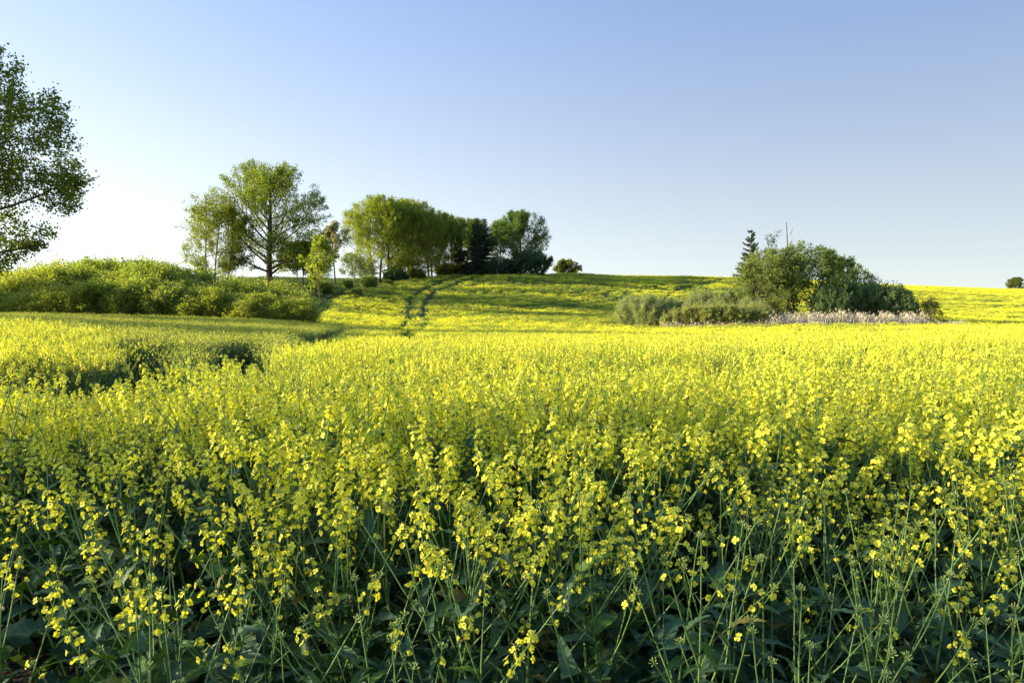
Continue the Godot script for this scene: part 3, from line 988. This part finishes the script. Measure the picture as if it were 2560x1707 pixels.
# ------------------------------------------------------------------ the long willow hedge and the grassy bank
func build_hedge_and_bank() -> void:
	var kinds := []
	var cols := [Color(0.29, 0.31, 0.075), Color(0.25, 0.28, 0.065), Color(0.33, 0.335, 0.085), Color(0.27, 0.3, 0.085)]
	for k in 4:
		kinds.append(bush(4.0, 1.9, 8, {"col": cols[k], "per": 12, "l": 0.13, "w": 0.065, "scatter": 0.36, "kids": [16, 6, 0], "bark": Color(0.2, 0.17, 0.13)}))
	var tops := [[-60, 634], [0, 634], [70, 616], [150, 600], [250, 598], [380, 606], [450, 622], [520, 636], [600, 646], [660, 655], [712, 676]]
	var k := 0
	for back in 3:
		var px := -60.0 + back * 11.0
		while px < 688.0 - back * 8.0:
			var d: float = [50.5, 54.0, 57.5][back] + rnd(-0.7, 0.7)
			var i := 0
			while i < tops.size() - 2 and px > tops[i + 1][0]:
				i += 1
			var topy: float = lerpf(tops[i][1], tops[i + 1][1], clampf((px - tops[i][0]) / float(tops[i + 1][0] - tops[i][0]), 0, 1)) + rnd(-4, 6)
			var p := at((px - 1176.0) / 1681.0 * d, d)
			var h: float = (700.0 - topy) / 1681.0 * d + EYE - p.y
			if back == 0: h *= rnd(0.6, 0.84)
			if back == 1: h *= rnd(0.78, 0.98)
			var m: Array = kinds[rng.randi() % 4]
			var s := h / 4.0
			tag(plant_tree("hedge_shrub", m[0], m[1], p, rnd(0, TAU), Vector3(s * 0.6 + 0.6, s, s * 0.6 + 0.6), ["stems", "foliage"]), "leafy willow shrub grown together with its neighbours in the long green hedge", "shrub", "shrubs of the long hedge on the left")
			k += 1
			px += [36.0, 33.0, 30.0][back] * rnd(0.85, 1.15)
	tag(plant_tree("hedge_shrub", kinds[1][0], kinds[1][1], at(-43.0, 61.0), 0.4, Vector3(1.0, 1.25, 1.0), ["stems", "foliage"]), "dark shrub rising behind the hedge at its left end", "shrub")
	# bank: low bushes and grass
	var low := bush(2.0, 1.5, 7, {"col": Color(0.2, 0.24, 0.07), "per": 10, "l": 0.14, "w": 0.08, "scatter": 0.25})
	var spots := [[640.0, 100.0, 0.9, "low green bush on the bank just behind the hedge's right end"], [800.0, 117.0, 0.8, "reddish-green low bush on the bank below the mauve blossom tree"], [850.0, 124.0, 1.25, "round green bush at the left foot of the grove"], [745.0, 104.0, 0.9, "small bush in the grass right of the young lone tree"], [820.0, 105.0, 0.75, "spreading olive bush at the field edge on the bank"], [890.0, 130.0, 0.7, "low bush where the grove meets the rape field"], [700.0, 92.0, 0.7, "small bush between hedge end and young tree stem"], [905.0, 139.0, 1.5, "light leafy undergrowth bush between the trunks at the grove's left end"], [958.0, 145.0, 1.3, "undergrowth bush under the second tree of the grove"], [1022.0, 154.0, 1.6, "undergrowth bush under the olive-green third tree of the grove"], [1062.0, 157.0, 1.7, "undergrowth bush at the foot of the withered conifer"], [1097.0, 156.5, 1.6, "dark undergrowth bush at the foot of the left one of the two spruces"]]
	for s in spots:
		tag(plant_tree("bush", low[0], low[1], at((s[0] - 1176.0) / 1681.0 * s[1], s[1]), rnd(0, TAU), Vector3.ONE * s[2], ["stems", "foliage"]), s[3], "bush")
	var grey := broadleaf(5.5, 0.8, 2.4, 0.05, {"trunks": [[Vector3(-0.4, 0, 0), Vector3(-0.15, 1, 0)], [Vector3(0.3, 0, 0), Vector3(0.15, 1, 0.1)]], "kids": [10, 6, 5], "first": [0.15, 0.2, 0.2], "per": 2, "l": 0.2, "w": 0.14, "col": Color(0.16, 0.19, 0.10), "bark": Color(0.2, 0.18, 0.16)})
	tag(plant_tree("pale_shrub", grey[0], grey[1], at(-28.4, 130.0), 0.0, Vector3.ONE), "pale feathery shrub right of the mauve blossom tree's trunk", "shrub")
	tag(plant_tree("pale_shrub", grey[0], grey[1], at(-27.0, 137.0), 1.0, Vector3(0.8, 0.7, 0.8)), "smaller pale shrub against the sky left of the grove's trunks", "shrub")
	tag(plant_tree("pale_shrub", grey[0], grey[1], at(-31.5, 121.0), 2.0, Vector3(0.8, 0.7, 0.8)), "pale twiggy shrub behind the lone young tree", "shrub")
	# grass of the bank and round the pond
	var g := MB.new()
	for i in 40:
		var a := rnd(0, TAU)
		var p := Vector3(cos(a), 0, sin(a)) * rnd(0, 0.45)
		var d := (Vector3.UP + rv() * 0.5).normalized()
		g.leaf(p, d, perp(d), rnd(0.25, 0.6), 0.05, tone(Color(0.11, 0.18, 0.035), 0.3), 0.3)
	var gm := g.mesh(M.crop)
	var xf := []
	var col := PackedColorArray()
	var dd := 60.0
	while dd < 165.0:
		var step := 0.55 + dd * 0.002
		var xx := -0.5 * dd
		while xx < 0.09 * dd:
			var x2 := xx + rnd(-0.3, 0.3)
			var d2 := dd + rnd(-0.3, 0.3)
			if not in_crop(x2, d2) and not in_gap(x2, d2):
				xf.append(Transform3D(Basis(Vector3.UP, rnd(0, TAU)).scaled(Vector3.ONE * rnd(0.7, 1.3)), at(x2, d2)))
				col.append(tone(Color.WHITE, 0.3))
			xx += step
		dd += step
	for i in 700:
		var x3 := rnd(11.0, 29.0)
		var d3 := rnd(73.5, 78.0)
		if not in_crop(x3, d3):
			xf.append(Transform3D(Basis(Vector3.UP, rnd(0, TAU)), at(x3, d3)))
			col.append(tone(Color(1.1, 1.2, 0.9), 0.25))
	tag(multi("grass", gm, xf, col), "long green grass on the bank and at the pond's edge", "grass")

# ------------------------------------------------------------------ the pond's thicket in the field
func build_island() -> void:
	var X := func(px: float, d: float) -> Vector3: return at((px - 1176.0) / 1681.0 * d, d)
	var sp := conifer(11.4, 2.3, {"col": Color(0.05, 0.08, 0.055), "keep": 0.5, "start": 0.2})
	tag(plant_tree("spruce", sp[0], sp[1], X.call(1722.0, 85.0), 0.0, Vector3.ONE), "lone pointed spruce at the left of the pond thicket", "spruce")
	var birch := broadleaf(11.4, 3.5, 1.5, 0.07, {"kids": [20, 4, 4], "first": [0.3, 0.2, 0.2], "per": 2, "l": 0.2, "w": 0.13, "trunk_len": 0.97, "col": Color(0.07, 0.1, 0.05), "bark": Color(0.3, 0.28, 0.25)})
	tag(plant_tree("birch_tree", birch[0], birch[1], X.call(1780.0, 84.0), 0.0, Vector3.ONE), "thin sparse birch tip rising between the spruce and the dead pole", "tree")
	var dead := MB.new()
	dead.tube(limb(Vector3.ZERO, Vector3(0.02, 1, 0), 11.7, 0.03, 0.03, 9), taper(0.16, 0.035, 10), 7, Color(0.085, 0.06, 0.05), true)
	var dt := thing("dead_tree", X.call(1808.0, 82.0))
	obj("trunk", dead.mesh(M.bark), dt)
	for q in [[6.5, Vector3(-0.7, 1, 0)], [7.6, Vector3(0.8, 0.9, 0.2)], [8.6, Vector3(-0.6, 1, 0.3)], [10.3, Vector3(0.3, 1, 0.1)], [9.4, Vector3(0.7, 0.8, -0.3)]]:
		var bb := MB.new()
		var l := limb(Vector3(0.02 * q[0], q[0], 0), (q[1] as Vector3).normalized(), rnd(0.5, 1.5), 0.05, 0.12, 4)
		bb.tube(l, taper(0.04, 0.012, 5), 4, Color(0.085, 0.06, 0.05), true)
		obj("branch_stub", bb.mesh(M.bark), dt)
	tag(dt, "bare dead trunk sticking up like a pole above the pond thicket", "dead tree")
	var willow := broadleaf(9.0, 0.9, 3.7, 0.13, {"trunks": [[Vector3(-0.5, 0, 0), Vector3(-0.22, 1, 0)], [Vector3(0, 0, 0.3), Vector3(0.02, 1, 0.1)], [Vector3(0.5, 0, 0), Vector3(0.25, 1, 0)], [Vector3(0.2, 0, -0.3), Vector3(0.5, 1, -0.1)]], "kids": [14, 7, 6], "first": [0.2, 0.15, 0.15], "per": 3, "l": 0.2, "w": 0.1, "scatter": 0.32, "col": Color(0.22, 0.26, 0.09), "bark": Color(0.09, 0.07, 0.055)})
	tag(plant_tree("willow_tree", willow[0], willow[1], X.call(1765.0, 82.0), 0.3, Vector3(1.15, 0.95, 1.15)), "broad grey-green willow under the spruce in the pond thicket", "tree")
	var willow2 := broadleaf(9.3, 1.6, 3.6, 0.13, {"trunks": [[Vector3(-0.4, 0, 0), Vector3(-0.2, 1, 0)], [Vector3(0.4, 0, 0), Vector3(0.2, 1, 0)]], "kids": [15, 7, 6], "first": [0.25, 0.15, 0.15], "per": 4, "l": 0.22, "w": 0.12, "scatter": 0.32, "col": Color(0.18, 0.225, 0.075), "bark": Color(0.07, 0.055, 0.045)})
	tag(plant_tree("willow_tree", willow2[0], willow2[1], X.call(1846.0, 83.0), 0.0, Vector3(1.2, 1.0, 1.2)), "tall green tree right of the dead pole with dark trunks below", "tree")
	var rnd_tree := broadleaf(8.4, 2.2, 2.7, 0.12, {"kids": [16, 7, 5], "first": [0.25, 0.2, 0.2], "per": 4, "l": 0.24, "w": 0.16, "col": Color(0.15, 0.21, 0.075), "trunk_len": 0.85})
	tag(plant_tree("round_tree", rnd_tree[0], rnd_tree[1], X.call(1940.0, 91.0), 0.0, Vector3.ONE), "round-topped green tree at the right back of the pond thicket", "tree")
	var dark := bush(4.6, 2.7, 9, {"col": Color(0.17, 0.23, 0.11), "per": 8, "l": 0.17, "w": 0.11, "scatter": 0.3})
	for s in [[1905.0, 80.0, 1.0, "rounded dark green bush right of the dark trunks, behind the reeds"], [1975.0, 82.0, 1.08, "large dark green bush in front of the round-topped tree"], [2040.0, 81.0, 1.03, "dark blue-green bush near the right end of the thicket"], [2082.0, 80.0, 0.7, "low dark bush at the right end of the thicket"]]:
		tag(plant_tree("bush", dark[0], dark[1], X.call(s[0], s[1]), rnd(0, TAU), Vector3.ONE * s[2], ["stems", "foliage"]), s[3], "bush")
	var twig := broadleaf(5.6, 1.6, 1.6, 0.06, {"kids": [12, 6, 4], "per": 2, "l": 0.16, "w": 0.1, "col": Color(0.08, 0.09, 0.06)})
	tag(plant_tree("twiggy_shrub", twig[0], twig[1], X.call(2010.0, 84.0), 0.0, Vector3.ONE), "twiggy thin-leaved shrub peeping above the dark bushes on the right", "shrub")
	var grey := bush(4.2, 2.3, 9, {"col": Color(0.30, 0.32, 0.19), "per": 8, "l": 0.18, "w": 0.07, "scatter": 0.26, "bark": Color(0.16, 0.13, 0.1)})
	for s in [[1452.0, 81.0, 0.95, "grey-green willow bush at the far left end of the pond thicket"], [1494.0, 79.0, 1.0, "bright silvery willow bush, second from the left of the thicket"], [1545.0, 80.0, 0.9, "silvery willow bush third from the thicket's left end"], [1612.0, 88.0, 1.08, "grey-green willow bush in the back row, nearer the left"], [1664.0, 87.0, 1.06, "grey-green willow bush in the back row, beside the spruce"], [1730.0, 80.0, 0.85, "grey willow bush directly below the spruce"]]:
		tag(plant_tree("willow_bush", grey[0], grey[1], X.call(s[0], s[1]), rnd(0, TAU), Vector3.ONE * s[2], ["stems", "foliage"]), s[3], "bush")
	var pale := bush(3.0, 1.8, 9, {"col": Color(0.34, 0.34, 0.15), "per": 7, "l": 0.16, "w": 0.065, "scatter": 0.22, "bark": Color(0.2, 0.15, 0.11)})
	var px := 1545.0
	while px < 1745.0:
		tag(plant_tree("willow_bush", pale[0], pale[1], X.call(px, 77.0 + rnd(-0.8, 0.8)), rnd(0, TAU), Vector3.ONE * rnd(0.9, 1.08), ["stems", "foliage"]), "pale olive willow bush in the low front row of the pond thicket", "bush", "low pale willow bushes in front of the thicket")
		px += 38.0
	var little := broadleaf(3.3, 0.5, 1.15, 0.05, {"kids": [16, 5, 4], "first": [0.12, 0.2, 0.2], "per": 3, "l": 0.16, "w": 0.11, "col": Color(0.12, 0.13, 0.04)})
	tag(plant_tree("small_tree", little[0], little[1], X.call(2140.0, 79.0), 0.0, Vector3.ONE), "small cone-shaped tree alone right of the pond thicket", "tree")
	# reeds
	var r := MB.new()
	for i in 34:
		var a := rnd(0, TAU)
		var p := Vector3(cos(a), 0, sin(a)) * rnd(0, 0.4)
		var d := (Vector3.UP + rv() * 0.17 + Vector3(0.08, 0, 0)).normalized()
		var h := rnd(1.1, 2.1)
		var cc := tone(Color(0.52, 0.48, 0.38), 0.3)
		r.leaf(p, d, perp(d), h, 0.028, cc, 0.3)
		if rng.randf() < 0.5:
			var d2 := (d + Vector3(0.35, 0, 0) + rv() * 0.3).normalized()
			r.leaf(p + d * h * 0.9, d2, perp(d2), 0.25, 0.05, tone(Color(0.5, 0.45, 0.35), 0.2), 0.4)
	var rm := r.mesh(M.reed)
	var xf := []
	var col := PackedColorArray()
	for i in 650:
		var u := rnd(1760.0, 2215.0)
		var d := rnd(74.6, 77.6)
		xf.append(Transform3D(Basis(Vector3.UP, rnd(-0.5, 0.5)).scaled(Vector3(1, rnd(0.55, 1.05) * (1.0 + 0.45 * noise.get_noise_2d(u * 0.4, d * 9.0)) * (0.6 if u > 2130.0 else 1.0), 1)), X.call(u, d)))
		col.append(tone(Color(1, 0.98, 0.96), 0.2))
	for i in 160:
		var u := rnd(1520.0, 1760.0)
		xf.append(Transform3D(Basis(Vector3.UP, rnd(-0.5, 0.5)).scaled(Vector3(1, rnd(0.4, 0.8), 1)), X.call(u, rnd(74.6, 75.8))))
		col.append(tone(Color(0.9, 0.85, 0.75), 0.2))
	tag(multi("reed_bed", rm, xf, col), "pale dry reeds standing along the front of the pond thicket", "reeds")

# ------------------------------------------------------------------ the crop
func lean_basis(lean: Vector3, turn: float, s: float) -> Basis:
	var ax := Vector3.UP.cross(lean)
	var b := Basis(Vector3.UP, turn)
	if ax.length() > 0.001:
		b = Basis(ax.normalized(), Vector3.UP.angle_to(lean)) * b
	return b.scaled(Vector3.ONE * s)

func wind(x: float, d: float) -> Vector3:
	# which way the plants lean: to the left on the left, to the right on the right, strongest in the first rows
	var k := clampf(1.0 - (d - 2.0) / 7.0, 0.25, 1.0)
	return (Vector3.UP + Vector3(clampf(x * 0.11, -0.32, 0.26) * k + rnd(-0.16, 0.16), 0, rnd(-0.14, 0.2) * k)).normalized()

func build_crop() -> void:
	# wheel tracks
	var V := func(a: Array) -> Array:
		var out := []
		for i in range(0, a.size(), 2):
			out.append(Vector2(a[i], a[i + 1]))
		return out
	cut(V.call([-4.3, 16.0, -6.5, 25.0, -8.6, 40.0, -9.6, 58.0, -10.8, 72.0, -11.3, 80.1, -13.3, 94.2, -14.9, 108.5, -15.5, 122.1, -13.9, 133.5, -11.5, 142.6, -8.0, 156.6]), 0.7)
	cut(V.call([-2.2, 20.0, -4.6, 32.0, -6.8, 46.0, -7.8, 60.0, -8.8, 72.0, -9.3, 78.6, -11.7, 96.5, -12.8, 110.4, -12.9, 123.1, -10.7, 133.1, -7.6, 141.4, -4.1, 150.1]), 0.7)
	cut(V.call([-15.5, 122.1, -13.9, 133.5, -11.5, 142.6, -8.0, 156.6]), 0.9)
	cut(V.call([-12.9, 123.1, -10.7, 133.1, -7.6, 141.4, -4.1, 150.1]), 0.85)
	cut(V.call([-11.6, 101.9, -6.9, 99.8, 1.4, 100.7, 8.2, 111.6, 16.1, 121.3, 21.3, 130.9, 30.6, 137.9, 36.5, 145.2, 46.0, 160.0]), 0.5)
	cut(V.call([-11.4, 104.2, -6.2, 102.4, 0.2, 103.0, 6.2, 113.2, 14.2, 123.2, 19.4, 132.9, 28.6, 139.9, 34.5, 147.2, 44.0, 162.0]), 0.5)
	cut(V.call([24.0, 118.0, 28.6, 132.3, 32.3, 138.3, 38.5, 147.2, 46.5, 158.5]), 0.55)
	cut(V.call([-11.0, 7.2, -6.8, 7.8, -4.9, 8.2, -3.9, 8.6]), 1.05)
	cut(V.call([-3.9, 8.2, -3.5, 8.8, -3.8, 10.4, -4.8, 13.0, -6.2, 17.0]), 0.6)
	cut(V.call([-4.3, 7.6, -4.5, 8.6, -5.2, 10.4, -6.6, 13.0]), 0.34)

	var crop := thing("rapeseed_crop", Vector3.ZERO)
	tag(crop, "mass of flowering yellow rapeseed covering the fields behind the nearest plants", "rapeseed crop", "", "stuff")
	# far: tufts on the slope and in the hollow
	var rich := []
	var poor := []
	for k in 3:
		rich.append(tuft(0.75, 15, 0.92, 0.085))
		poor.append(tuft(0.75, 15, 0.25, 0.075))
	var lists := []
	var colors := []
	for k in 6:
		lists.append([])
		colors.append(PackedColorArray())
	var d := 44.0
	while d < 330.0:
		var s := 0.46 + d * 0.0040
		var grown := clampf(s / 0.95, 0.7, 2.4)
		var x := -0.42 * d
		while x < 0.8 * d:
			var x2 := x + rnd(-0.5, 0.5) * s
			var d2 := d + rnd(-0.5, 0.5) * s
			if in_crop(x2, d2):
				var band := noise.get_noise_2d(x2 * 0.55 + d2 * 0.25, d2 * 1.7) + 0.5 * noise.get_noise_2d(x2 * 2.0 + 300.0, d2 * 4.0)
				var sunny := clampf((x2 / d2 - 0.2) * 3.0, 0.0, 0.6)
				var base := 0.34
				if x2 < -11.5 - (d2 - 80.0) * 0.08 and d2 < 118.0: base = 0.75
				var yes := rng.randf() < (0.05 if green_part(x2, d2) else clampf(base - 0.1 + band * 1.7 + sunny, 0.05, 1.0))
				var k := rng.randi() % 3 + (0 if yes else 3)
				lists[k].append(Transform3D(Basis(Vector3.UP, rnd(0, TAU)).scaled(Vector3(grown, rnd(0.78, 0.95), grown)), at(x2, d2)))
				colors[k].append(tone(Color.WHITE, 0.08))
			x += s
		d += s
	for k in 6:
		multi("distant_rapeseed", (rich if k < 3 else poor)[k % 3], lists[k], colors[k], crop)
	# middle: single plants of middling detail
	var plans := []
	for k in 9:
		plans.append(rape_plan(rnd(1.12, 1.28), rng.randi_range(6, 9), [0.95, 1.05, 0.9, 1.1, 1.0, 0.8, 1.05, 0.22, 0.12][k], rng.randi_range(6, 9), 0.42))
	lists = []; colors = []
	for k in 9:
		lists.append([]); colors.append(PackedColorArray())
	d = 13.0
	while d < 46.0:
		var s := 0.19 + (d - 13.0) * 0.0016
		var x := -0.8 * d - 1.0
		while x < 0.8 * d + 1.0:
			var x2 := x + rnd(-0.5, 0.5) * s
			var d2 := d + rnd(-0.5, 0.5) * s
			if in_crop(x2, d2):
				var k := rng.randi() % 7
				if rng.randf() < (0.95 if green_part(x2, d2) else 0.1):
					k = 7 + rng.randi() % 2
				lists[k].append(Transform3D(lean_basis(wind(x2, d2), rnd(0, TAU), rnd(0.80, 0.95) * (1.0 + 0.08 * noise.get_noise_2d(x2 * 8.0, d2 * 8.0))), at(x2, d2)))
				colors[k].append(tone(Color.WHITE, 0.1))
			x += s
		d += s
	for k in 9:
		multi("rapeseed_stand", rape_mesh(plans[k], 2), lists[k], colors[k], crop)
	lists = []; colors = []
	for k in 9:
		lists.append([]); colors.append(PackedColorArray())
	var near := []
	d = 1.75
	while d < 13.0:
		var s := 0.183
		var x := -0.8 * d - 0.8
		while x < 0.8 * d + 0.8:
			var x2 := x + rnd(-0.5, 0.5) * s
			var d2 := d + rnd(-0.5, 0.5) * s
			x += s
			if not in_crop(x2, d2):
				continue
			if d2 < 4.2 and absf(x2) < 0.72 * d2 + 0.35:
				if x2 < -1.0 and d2 < 3.7 + 0.2 * (x2 + 1.0) and rng.randf() < 0.74:
					continue
				near.append(Vector2(x2, d2))
				continue
			if d2 < 4.2:
				continue
			var k := rng.randi() % 7
			if rng.randf() < (0.95 if green_part(x2, d2) else 0.22):
				k = 7 + rng.randi() % 2
			lists[k].append(Transform3D(lean_basis(wind(x2, d2), rnd(0, TAU), (1.12 if rng.randf() < 0.05 else rnd(0.82, 1.04)) * lerpf(1.0, 0.88, clampf((d2 - 6.0) / 5.0, 0.0, 1.0)) * (1.0 + 0.1 * noise.get_noise_2d(x2 * 14.0, d2 * 14.0)) * (0.95 if d2 < 8.0 else 1.0) * (0.84 if x2 < -2.2 and d2 < 7.8 else 1.0)), at(x2, d2)))
			colors[k].append(tone(Color.WHITE, 0.1))
		d += s
	for k in 9:
		multi("rapeseed_plants", rape_mesh(plans[k], 1), lists[k], colors[k], crop)
	build_near(near)
	build_litter()

func build_near(spots: Array) -> void:
	# the first rows: every plant a thing. Prototypes by bloom; those within about three metres carry each flower as a piece
	spots.sort_custom(func(a, b): return a.y < b.y)
	var protos := {}
	var make := func(key: String, h: float, nb: int, bloom: float, nl: int, single: bool, low: float) -> void:
		var list := []
		for k in 8:
			list.append(rape_node(rape_plan(h * rnd(0.94, 1.06), nb + rng.randi_range(-1, 1), bloom, nl, low), single))
		protos[key] = list
	make.call("budding", 0.93, 4, 0.03, 22, true, 0.25)
	make.call("opening", 1.0, 6, 0.5, 20, true, 0.3)
	make.call("flowering", 1.12, 7, 1.05, 14, true, 0.4)
	make.call("full", 1.17, 8, 1.15, 12, false, 0.42)
	var words := {
		"budding": ["green budding rapeseed plant with hardly any open flowers in the front row", "budding rapeseed plants at the front"],
		"opening": ["rapeseed plant with its first few yellow flowers open near the field's front edge", "rapeseed plants just coming into flower at the front"],
		"flowering": ["yellow flowering rapeseed plant among its neighbours close behind the front row", "flowering rapeseed plants close behind the front"],
		"full": ["tall rapeseed plant in full yellow flower a few rows into the field", "tall flowering rapeseed plants a few rows in"]}
	var count := 0
	var heroes := [
		[0.485, 1.9, 1.02, 5, 0.07, "budding rapeseed plant with one drooping yellow flower, bent to the right at the bottom edge"],
		[1.15, 2.0, 0.95, 4, 0.08, "budding rapeseed plant with two or three small flowers low on the right"],
		[0.0, 2.1, 1.07, 4, 0.6, "short rapeseed plant with a dense yellow flower head low in the middle"],
		[0.30, 2.2, 1.09, 5, 0.55, "rapeseed plant with yellow flowers down one side, right of the middle"],
		[-1.56, 2.6, 0.75, 4, 0.45, "small leaning rapeseed plant flowering over the bare soil in the left corner"],
		[-0.88, 2.4, 0.80, 3, 0.5, "short rapeseed plant with one ragged yellow flower head near the left bottom"],
		[-0.53, 2.2, 0.93, 4, 0.12, "budding rapeseed plant with three yellow flowers below its tip, left of the middle"]]
	for q in heroes:
		var o := rape_node(rape_plan(q[2], q[3], q[4], 10, 0.35), true)
		o.name = numbered("rapeseed_plant")
		add_child(o, true)
		o.transform = Transform3D(lean_basis(Vector3(rnd(-0.05, 0.08), 1, 0).normalized(), rnd(0, TAU), 1.0), at(q[0], q[1]))
		tag(o, q[5], "rapeseed plant")
		count += 1
	spots = spots.filter(func(p): return not heroes.any(func(q): return absf(p.x * q[1] / p.y - q[0]) < 0.13 and p.y < q[1] + 0.12))
	for s in spots:
		if count >= 300:
			break
		var x: float = s.x
		var d: float = s.y
		var start := 2.6 if x > 0.35 else 2.15 if x > -0.25 else 2.1
		var f := d - start + rnd(-0.35, 0.35)
		var key := "budding" if f < -0.05 else "opening" if f < 0.3 else "flowering" if d < 3.1 else "full"
		var list: Array = protos[key]
		var o: Node3D = (list[rng.randi() % list.size()] as Node3D).duplicate()
		o.name = numbered("rapeseed_plant")
		add_child(o, true)
		o.transform = Transform3D(lean_basis(wind(x, d), rnd(0, TAU), rnd(0.9, 1.08)), at(x, d))
		tag(o, words[key][0], "rapeseed plant", words[key][1])
		count += 1
	for key in protos:
		for o in protos[key]:
			o.free()

func build_litter() -> void:
	# clods, fallen leaves and seedlings on the soil under the first rows
	var c := MB.new()
	var s := SphereMesh.new()
	s.radial_segments = 7; s.rings = 4
	s.radius = 1.0; s.height = 2.0
	var arr := s.get_mesh_arrays()
	var pv: PackedVector3Array = arr[Mesh.ARRAY_VERTEX]
	for p in pv:
		c.vert(p * (1.0 + 0.5 * noise.get_noise_3d(p.x * 25.0, p.y * 25.0, p.z * 25.0)), p.normalized(), Color(0.05, 0.038, 0.028))
	var pi: PackedInt32Array = arr[Mesh.ARRAY_INDEX]
	for k in range(0, pi.size(), 3):
		c.face(pi[k], pi[k + 1], pi[k + 2])
	c.smooth()
	var xf := []
	var col := PackedColorArray()
	for i in 5200:
		var d := rnd(1.6, 6.0)
		var x := rnd(-0.8, 0.75) * d
		var r := 0.006 + 0.03 * pow(rng.randf(), 3.0)
		xf.append(Transform3D(Basis(rv(), rnd(0, TAU)).scaled(Vector3(r, r * 0.7, r * 1.2)), at(x, d) + Vector3(0, 0.01 + 0.02 * rng.randf(), 0)))
		col.append(tone(Color(1, 1, 1), 0.5))
	tag(multi("soil_clods", c.mesh(M.clod), xf, col), "dark crumbly soil clods under the first plants", "soil")
	var lf := MB.new()
	lf.add(LEAVES[2], Transform3D(Basis.from_scale(Vector3(1.6, 1.0, 1.0)), Vector3(0, 0, -0.5)), Color(0.20, 0.10, 0.035))
	xf = []; col = PackedColorArray()
	for i in 420:
		var d := rnd(1.7, 5.0)
		var x := rnd(-0.8, 0.75) * d
		if i < 180:
			d = rnd(2.6, 4.6)
			x = -rnd(0.3, 0.8) * d
		var r := rnd(0.05, 0.11)
		xf.append(Transform3D(Basis(Vector3.UP, rnd(0, TAU)) * Basis(rv(), rnd(0, 0.6)) * Basis.from_scale(Vector3.ONE * r), at(x, d) + Vector3(0, 0.045, 0)))
		col.append(tone(Color(1, 1, 1), 0.55))
	tag(multi("fallen_leaves", lf.mesh(M.reed), xf, col), "brown and rust fallen leaves lying on the soil at the field's edge", "leaf litter")
	var w := MB.new()
	for i in 9:
		var a := TAU * i / 9.0 + rnd(-0.2, 0.2)
		var d := Vector3(cos(a), rnd(0.3, 1.2), sin(a)).normalized()
		w.leaf(Vector3.ZERO, d, perp(d), rnd(0.03, 0.075), rnd(0.015, 0.03), tone(Color(0.06, 0.11, 0.03), 0.3), 0.6)
	xf = []; col = PackedColorArray()
	for i in 900:
		var d := rnd(1.7, 5.0)
		var x := rnd(-0.8, 0.72) * d
		if i < 420:
			d = rnd(2.5, 4.6)
			x = -rnd(0.25, 0.8) * d
		xf.append(Transform3D(Basis(Vector3.UP, rnd(0, TAU)).scaled(Vector3.ONE * rnd(0.6, 1.5)), at(x, d) + Vector3(0, 0.01, 0)))
		col.append(tone(Color.WHITE, 0.3))
	tag(multi("seedlings", w.mesh(M.crop), xf, col), "small weeds and seedlings sprouting from the soil", "weeds")
